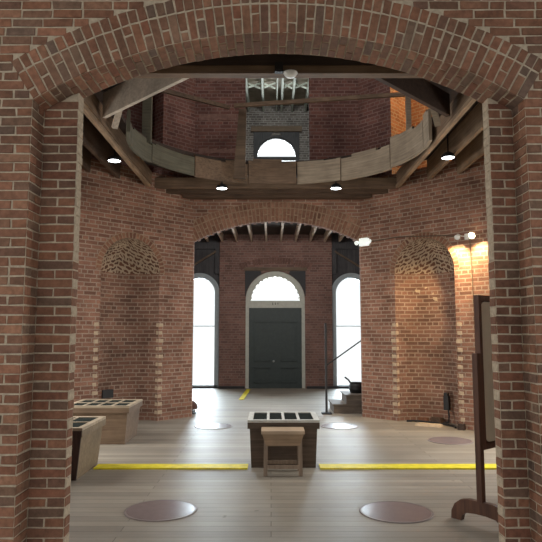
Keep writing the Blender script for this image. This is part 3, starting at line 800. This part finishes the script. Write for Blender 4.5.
# tall display board on feet
DBX,DBY=1.825,5.30
r=empty('display_board',(DBX,DBY,0),math.radians(40)); tag(r,'tall dark wooden display board on curved feet beside the near pier','display board')
PW=.80
foot=[(-.29,0),(-.19,0),(-.18,.045),(-.14,.075),(-.05,.085),(.05,.085),(.14,.075),(.18,.045),(.19,0),(.29,0),(.285,.07),(.25,.135),(.19,.18),(.12,.195),(-.12,.195),(-.19,.18),(-.25,.135),(-.285,.07)]
for x in (0,PW+.06):
    m=MB(); m.prism(foot,(.05,0,0),(x-.025,0,0),(0,1,0),(0,0,1)); m.build('foot','mahog',r,bevel=.006)
    m=MB(); m.beam((x,.0,.18),(x,.0,1.47),.06,.05,up=(0,1,0)); m.build('post','mahog',r,bevel=.004)
T_=Matrix.Translation((0,0,0))
m=MB(); a,b,z0,z1=.03,.03+PW,.63,1.99; fw=.045
for (p,q) in (((a,z0),(a+fw,z1)),((b-fw,z0),(b,z1)),((a+fw,z0),(b-fw,z0+fw)),((a+fw,z1-fw),(b-fw,z1))): m.box((p[0],-.025,p[1]),(q[0],.025,q[1]))
m.build('panel_frame','mahog',r,bevel=.004)
c=.08; A,B,C_,D_=a+fw,b-fw,z0+fw,z1-fw
m=MB(); m.box((A,-.004,C_),(B,.004,D_)); m.build('backing_panel','mahog',r)
m=MB(); e=.012
def rr(x0,x1,y0,y1,c,n=6):
    o=[]
    for (cx_,cy_,s) in ((x1-c,y1-c,0),(x0+c,y1-c,1),(x0+c,y0+c,2),(x1-c,y0+c,3)):
        for i in range(n+1):
            t=PI/2*(s+i/n); o.append((cx_+c*math.cos(t),cy_+c*math.sin(t)))
    return o
m.prism(rr(A+e,B-e,C_+e,D_-e,.07),(0,.020,0),(0,-.0,0),(1,0,0),(0,0,1)); m.build('display_sheet','poster',r)
m=MB(); m.prism(rr(A+e,B-e,C_+e,D_-e,.07),(0,.006,0),(0,-.012,0),(1,0,0),(0,0,1)); m.build('display_sheet','poster',r)

# ------------------------------------------------------------------ steps and things near the far corners
r=empty('wooden_steps',(1.63,12.42,0)); tag(r,'dark wooden steps climbing beside the tall window behind the niche wall','steps')
rise=.19
for k in range(3):
    x0=(-.36,-.10,.62)[k]
    m=MB(); m.box((x0+.03,0,rise*k),(1.3,.85,rise*(k+1)-.03)); m.build('riser','step',r)
    m=MB(); m.box((x0,-.02,rise*(k+1)-.03),((.22,1.3,1.3)[k],.87,rise*(k+1))); m.build('tread','step',r,bevel=.004)
r=empty('stair_rail',(1.14,12.34,0)); tag(r,'thin dark stair rail with upright post beside the wooden steps','stair rail')
m=MB(); m.beam((0,0,0),(0,0,1.86),.045,.045,up=(0,1,0)); m.build('post','dark',r)
m=MB(); m.box((-.1,-.1,0),(.1,.1,.03)); m.build('base_plate','dark',r)
m=MB(); m.tube([(0,0,.98),(1.0,.0,1.68)],.014,8); m.build('rail','dark',r)
r=empty('iron_pot',(1.83,12.80,.381)); tag(r,'dark iron pot with upright handle on the wooden steps','pot')
m=MB(); m.lathe([(0,0),(.13,.0),(.17,.08),(.165,.16),(.14,.20),(.15,.22),(.13,.21),(.12,.19),(0,.17)],24); m.build('pot_body','black',r,smooth=True)
m=MB(); m.tube([(-.12,0,.19),(-.17,0,.27),(-.25,0,.33)],.018,8); m.build('handle','black',r,smooth=True)

r=empty('footstool',(-1.70,12.40,0)); tag(r,'low brown domed footstool half hidden behind the niche wall corner','footstool')
m=MB(); m.lathe([(.0,.27),(.06,.268),(.12,.245),(.17,.19),(.19,.12),(.18,.10),(0,.10)],24); m.build('cushion','rust',r,smooth=True)
for k in range(4):
    a=PI/4+k*PI/2; m=MB(); m.tube([(.14*math.cos(a),.14*math.sin(a),.11),(.15*math.cos(a),.15*math.sin(a),0)],.012,8); m.build('leg','dark',r)
m=MB(); m.lathe([(0,.012),(.17,.012),(.175,.022),(0,.022)],24); m.build('tray','dark',r)

# ------------------------------------------------------------------ fixtures
def spot(x,y,z,top,lab):
    r=empty('spotlight',(x,y,z)); tag(r,lab,'spotlight','lit spotlights under the timbers')
    m=MB(); m.lathe([(.10,0),(.105,.0),(.10,.05),(.05,.09),(0,.09)],20); m.build('lamp_can','black',r)
    m=MB(); m.lathe([(0,-.012),(.06,-.008),(.099,.004)],20); m.build('lamp_lens','lamp_white',r)
    m=MB(); m.tube([(0,0,.09),(0,0,top-z)],.012,8); m.build('stem','black',r)
    l=bpy.data.lights.new('spot_light','SPOT'); l.energy=20; l.spot_size=math.radians(110); l.spot_blend=.8; l.shadow_soft_size=.06; l.color=(.9,.95,1)
    o=bpy.data.objects.new('spot_light',l); o.location=(0,0,-.03); o.parent=r; COL.objects.link(o)
spot(-2.52,9.25,4.40,4.87,'round spotlight shining above the pale display case')
spot(2.82,9.15,4.42,4.87,'bright bluish spotlight above the dull brown floor disc')
spot(-.93,10.95,4.37,4.87,'small spotlight over the far arch on the leaning post side')
spot(1.23,10.95,4.37,4.87,'small spotlight over the far arch on the emergency light side')

r=empty('ceiling_dome',(.21,6.1,4.43)); tag(r,'white half-round dome fixture under the near cross beam','dome fixture')
m=MB(); m.lathe([(0,.012),(.075,.012),(.078,.0),(.074,-.006)],24); m.build('collar','white_plastic',r,smooth=True)
m=MB(); m.lathe([(.070,-.006),(.062,-.022),(.045,-.036),(.02,-.043),(0,-.045)],24); m.build('dome','white_plastic',r,smooth=True)
r=empty('ceiling_bracket',(.085,6.1,4.45)); tag(r,'small black bracket on the cross beam beside the white dome fixture','bracket')
m=MB(); m.box((-.045,-.03,-.01),(.045,.03,.10)); m.box((-.03,-.05,.0),(.03,-.03,.05)); m.build('bracket_body','black',r,bevel=.006)

# emergency light on the corner by the far arch
def wpt(D,u,z,d): O,U,N=D[1],D[2],D[3]; return O+U*u+V((0,0,z))+N*d
ROTR=math.atan2(DR[2].y,DR[2].x)
p=wpt(DR,.13,3.47,.02)
r=empty('emergency_light',p,ROTR); tag(r,'white two-headed emergency light at the corner of the far arch','emergency light')
m=MB(); m.box((-.09,-.08,-.075),(.10,.0,.075)); m.build('housing','glow_plastic',r,bevel=.01)
for x in (-.15,.155):
    m=MB(); R_=Matrix.Rotation(PI/2+.5,4,'X') ; m.lathe([(0,-.03),(.03,-.03),(.045,.02),(.043,.03),(0,.026)],16,(x,-.07,.0),mat=R_); m.build('lamp_head','glow_plastic',r,smooth=True)
# twin flood on the wall beyond the niche
p=wpt(DR,2.34,3.33,.02)
r=empty('twin_floodlight',p,ROTR); tag(r,'glowing twin floodlight on the brick wall above the display board','floodlight')
m=MB(); m.box((-.05,-.05,-.05),(.05,0,.05)); m.build('mounting_box','white_plastic',r,bevel=.008)
for x,lit in ((-.14,False),(.13,True)):
    m=MB(); R_=Matrix.Rotation(PI/2+.6,4,'X'); m.lathe([(.012,-.06),(.03,-.05),(.05,.02),(.052,.03)],18,(x,-.12,0),mat=R_); m.build('lamp_shade','white_plastic',r,smooth=True)
    m=MB(); m.lathe([(0,.05),(.03,.042),(.052,.02)] if lit else [(0,.034),(.03,.03),(.048,.02)],18,(x,-.12,0),mat=R_); m.build('bulb','lamp_warm' if lit else 'white_plastic',r)
    m=MB(); m.tube([(x*.3,-.04,0),(x*.8,-.07,.02),(x,-.09,.02)],.012,8); m.build('arm','white_plastic',r)
def warm(pos,target,e,size=80,col=(1,.66,.34)):
    l=bpy.data.lights.new('flood','SPOT'); l.energy=e; l.color=col; l.spot_size=math.radians(size); l.spot_blend=.7; l.shadow_soft_size=.04
    o=bpy.data.objects.new('flood',l); COL.objects.link(o); o.location=pos
    o.rotation_euler=(V(target)-V(pos)).to_track_quat('-Z','Y').to_euler()
warm(wpt(DR,2.22,3.27,.20),wpt(DR,1.90,2.2,-.02),70,115,(1,.72,.38))
warm(wpt(DR,2.50,3.29,.20),wpt(DR,2.74,2.3,-.02),85,115,(1,.72,.38))
warm(wpt(DR,2.36,3.25,.32),wpt(DR,1.1,1.5,-.3),80,95)
# conduit and cable on the wall
mb=MB(); mb.tube([wpt(DR,.28,3.47,.016),wpt(DR,.9,3.49,.016),wpt(DR,1.9,3.40,.016),wpt(DR,2.2,3.345,.016)],.010,8)
tag(mb.build('wall_conduit','lintel'),'thin dark conduit running along the brick from emergency light to floodlight','conduit')
mb=MB(); mb.tube([wpt(DR,2.36,3.27,.012),wpt(DR,2.38,2.6,.012),wpt(DR,2.40,1.7,.012)],.007,8)
tag(mb.build('hanging_cable','lintel'),'thin cable hanging down the brick below the floodlight','cable')
# niche: outlet with lead, hose and rubble
p=wpt(DR,1.62,.0,-.385)
r=empty('outlet_box',p,ROTR); tag(r,'dark outlet box with hanging lead inside the warm lit niche','outlet')
m=MB(); m.box((-.05,-.06,.25),(.05,.01,.50)); m.box((-.035,-.07,.50),(.035,.0,.56)); m.build('box_body','black',r,bevel=.008)
m=MB(); m.tube([(.03,-.03,.25),(.05,-.05,.15),(.05,-.06,.04),(-.05,-.1,.015)],.016,8); m.build('lead','black',r,smooth=True)
mb=MB(); mb.tube([wpt(DR,.95,.02,-.06),wpt(DR,1.1,.02,-.18),wpt(DR,1.3,.02,-.22),wpt(DR,1.5,.02,-.20),wpt(DR,1.7,.02,-.17),wpt(DR,1.9,.02,-.10),wpt(DR,1.99,.02,.03)],.018,8)
tag(mb.build('black_hose','black',smooth=True),'black hose lying along the floor inside the warm lit niche','hose')
rub=['dark broken brick at the back of the warm lit niche floor','larger dark brick lump beside the hose in the niche','pale mortar slab on the floor of the warm lit niche','small dark brick at the outer edge of the warm lit niche']
for (u,dd,s,mt),lab in zip(((1.15,-.33,(.16,.08,.07),'unit'),(1.42,-.36,(.22,.09,.10),'beam_dark'),(1.5,.08,(.42,.2,.035),'stub'),(2.12,.07,(.10,.09,.10),'dark_board')),rub):
    p=wpt(DR,u,0,dd); mb=MB(); rz=Matrix.Rotation(ROTR+random.uniform(-.3,.3),4,'Z')
    mb.box((-s[0]/2,-s[1]/2,.001),(s[0]/2,s[1]/2,s[2]),mat=rz,taper=(1.1,1.1)); o=mb.build('brick_rubble',mt,bevel=.012); o.location=(p.x,p.y,0); tag(o,lab,'brick','loose pieces on the niche floor')
# wall hole with grille in the other niche
ROTL=math.atan2(-DL[2].y,-DL[2].x)
p=wpt(DL,1.60,.46,-.44)
r=empty('wall_vent',p,ROTL); tag(r,'small black vent opening low in the niche behind the pale display case','vent')
m=MB(); m.box((-.11,-.03,0),(.11,.05,.15)); m.build('vent_box','black',r,bevel=.01)

# ------------------------------------------------------------------ light
def area(name,loc,target,sx,sy,e,col=(.95,.98,1)):
    l=bpy.data.lights.new(name,'AREA'); l.shape='RECTANGLE'; l.size=sx; l.size_y=sy; l.energy=e; l.color=col
    o=bpy.data.objects.new(name,l); COL.objects.link(o); o.location=loc
    o.rotation_euler=(V(target)-V(loc)).to_track_quat('-Z','Y').to_euler()
for xc,_,_ in WIN: area('window_daylight',(xc,YE+.6,1.8),(xc*.6,14,1.0),1.5,3.4,360,(.80,.91,1))
area('fanlight_daylight',(DC,YE+.6,3.0),(DC,14,1.5),1.6,1.0,120)
area('upper_window_daylight',(UC,YE+.6,7.0),(UC,14,7.6),1.4,2.0,260)
for sg in (-1,1): area('side_room_daylight',(CX+sg*(HS+1.2),8.2,2.6),(CX,8.2,.8),2.6,2.6,150,(1,.96,.9))
area('hall_fill',(.1,12.25,4.25),(.1,18,1.6),2.2,.3,105,(1,.96,.92))  # added fill without a fixture, brightens the hall end wall
area('upper_hall_fill',(UC,12.6,8.3),(UC,18,7.4),1.0,.5,90,(.95,1,.97))  # added fill, no such fixture; lightens the grey brick at the end
area('near_room_daylight',(-1.9,-.4,3.9),(.1,4.52,3.9),1.6,1.2,24,(1,.96,.9))
area('cupola_daylight',(CX,8.4,9.4),(CX,8.4,0),3.5,3.5,120,(1,.95,.9))
l=bpy.data.lights.new('passage_lamp','POINT'); l.energy=55; l.color=(1,.84,.6); l.shadow_soft_size=.1
o=bpy.data.objects.new('passage_lamp',l); o.location=wpt(DR,2.2,6.9,-.75); COL.objects.link(o)
w=bpy.data.worlds.new('daylight'); bpy.context.scene.world=w; w.use_nodes=True
bg=w.node_tree.nodes['Background']; bg.inputs[0].default_value=(.96,.985,1,1); bg.inputs[1].default_value=1.08

cam=bpy.data.cameras.new('camera'); co=bpy.data.objects.new('camera',cam); COL.objects.link(co)
co.location=(0,0,1.65); co.rotation_euler=(math.radians(96),0,0); cam.sensor_width=36; cam.lens=590/542*36; cam.clip_end=200
sc=bpy.context.scene; sc.camera=co
sc.view_settings.view_transform='Standard'; sc.view_settings.look='None'; sc.view_settings.exposure=.22; sc.view_settings.gamma=1.03
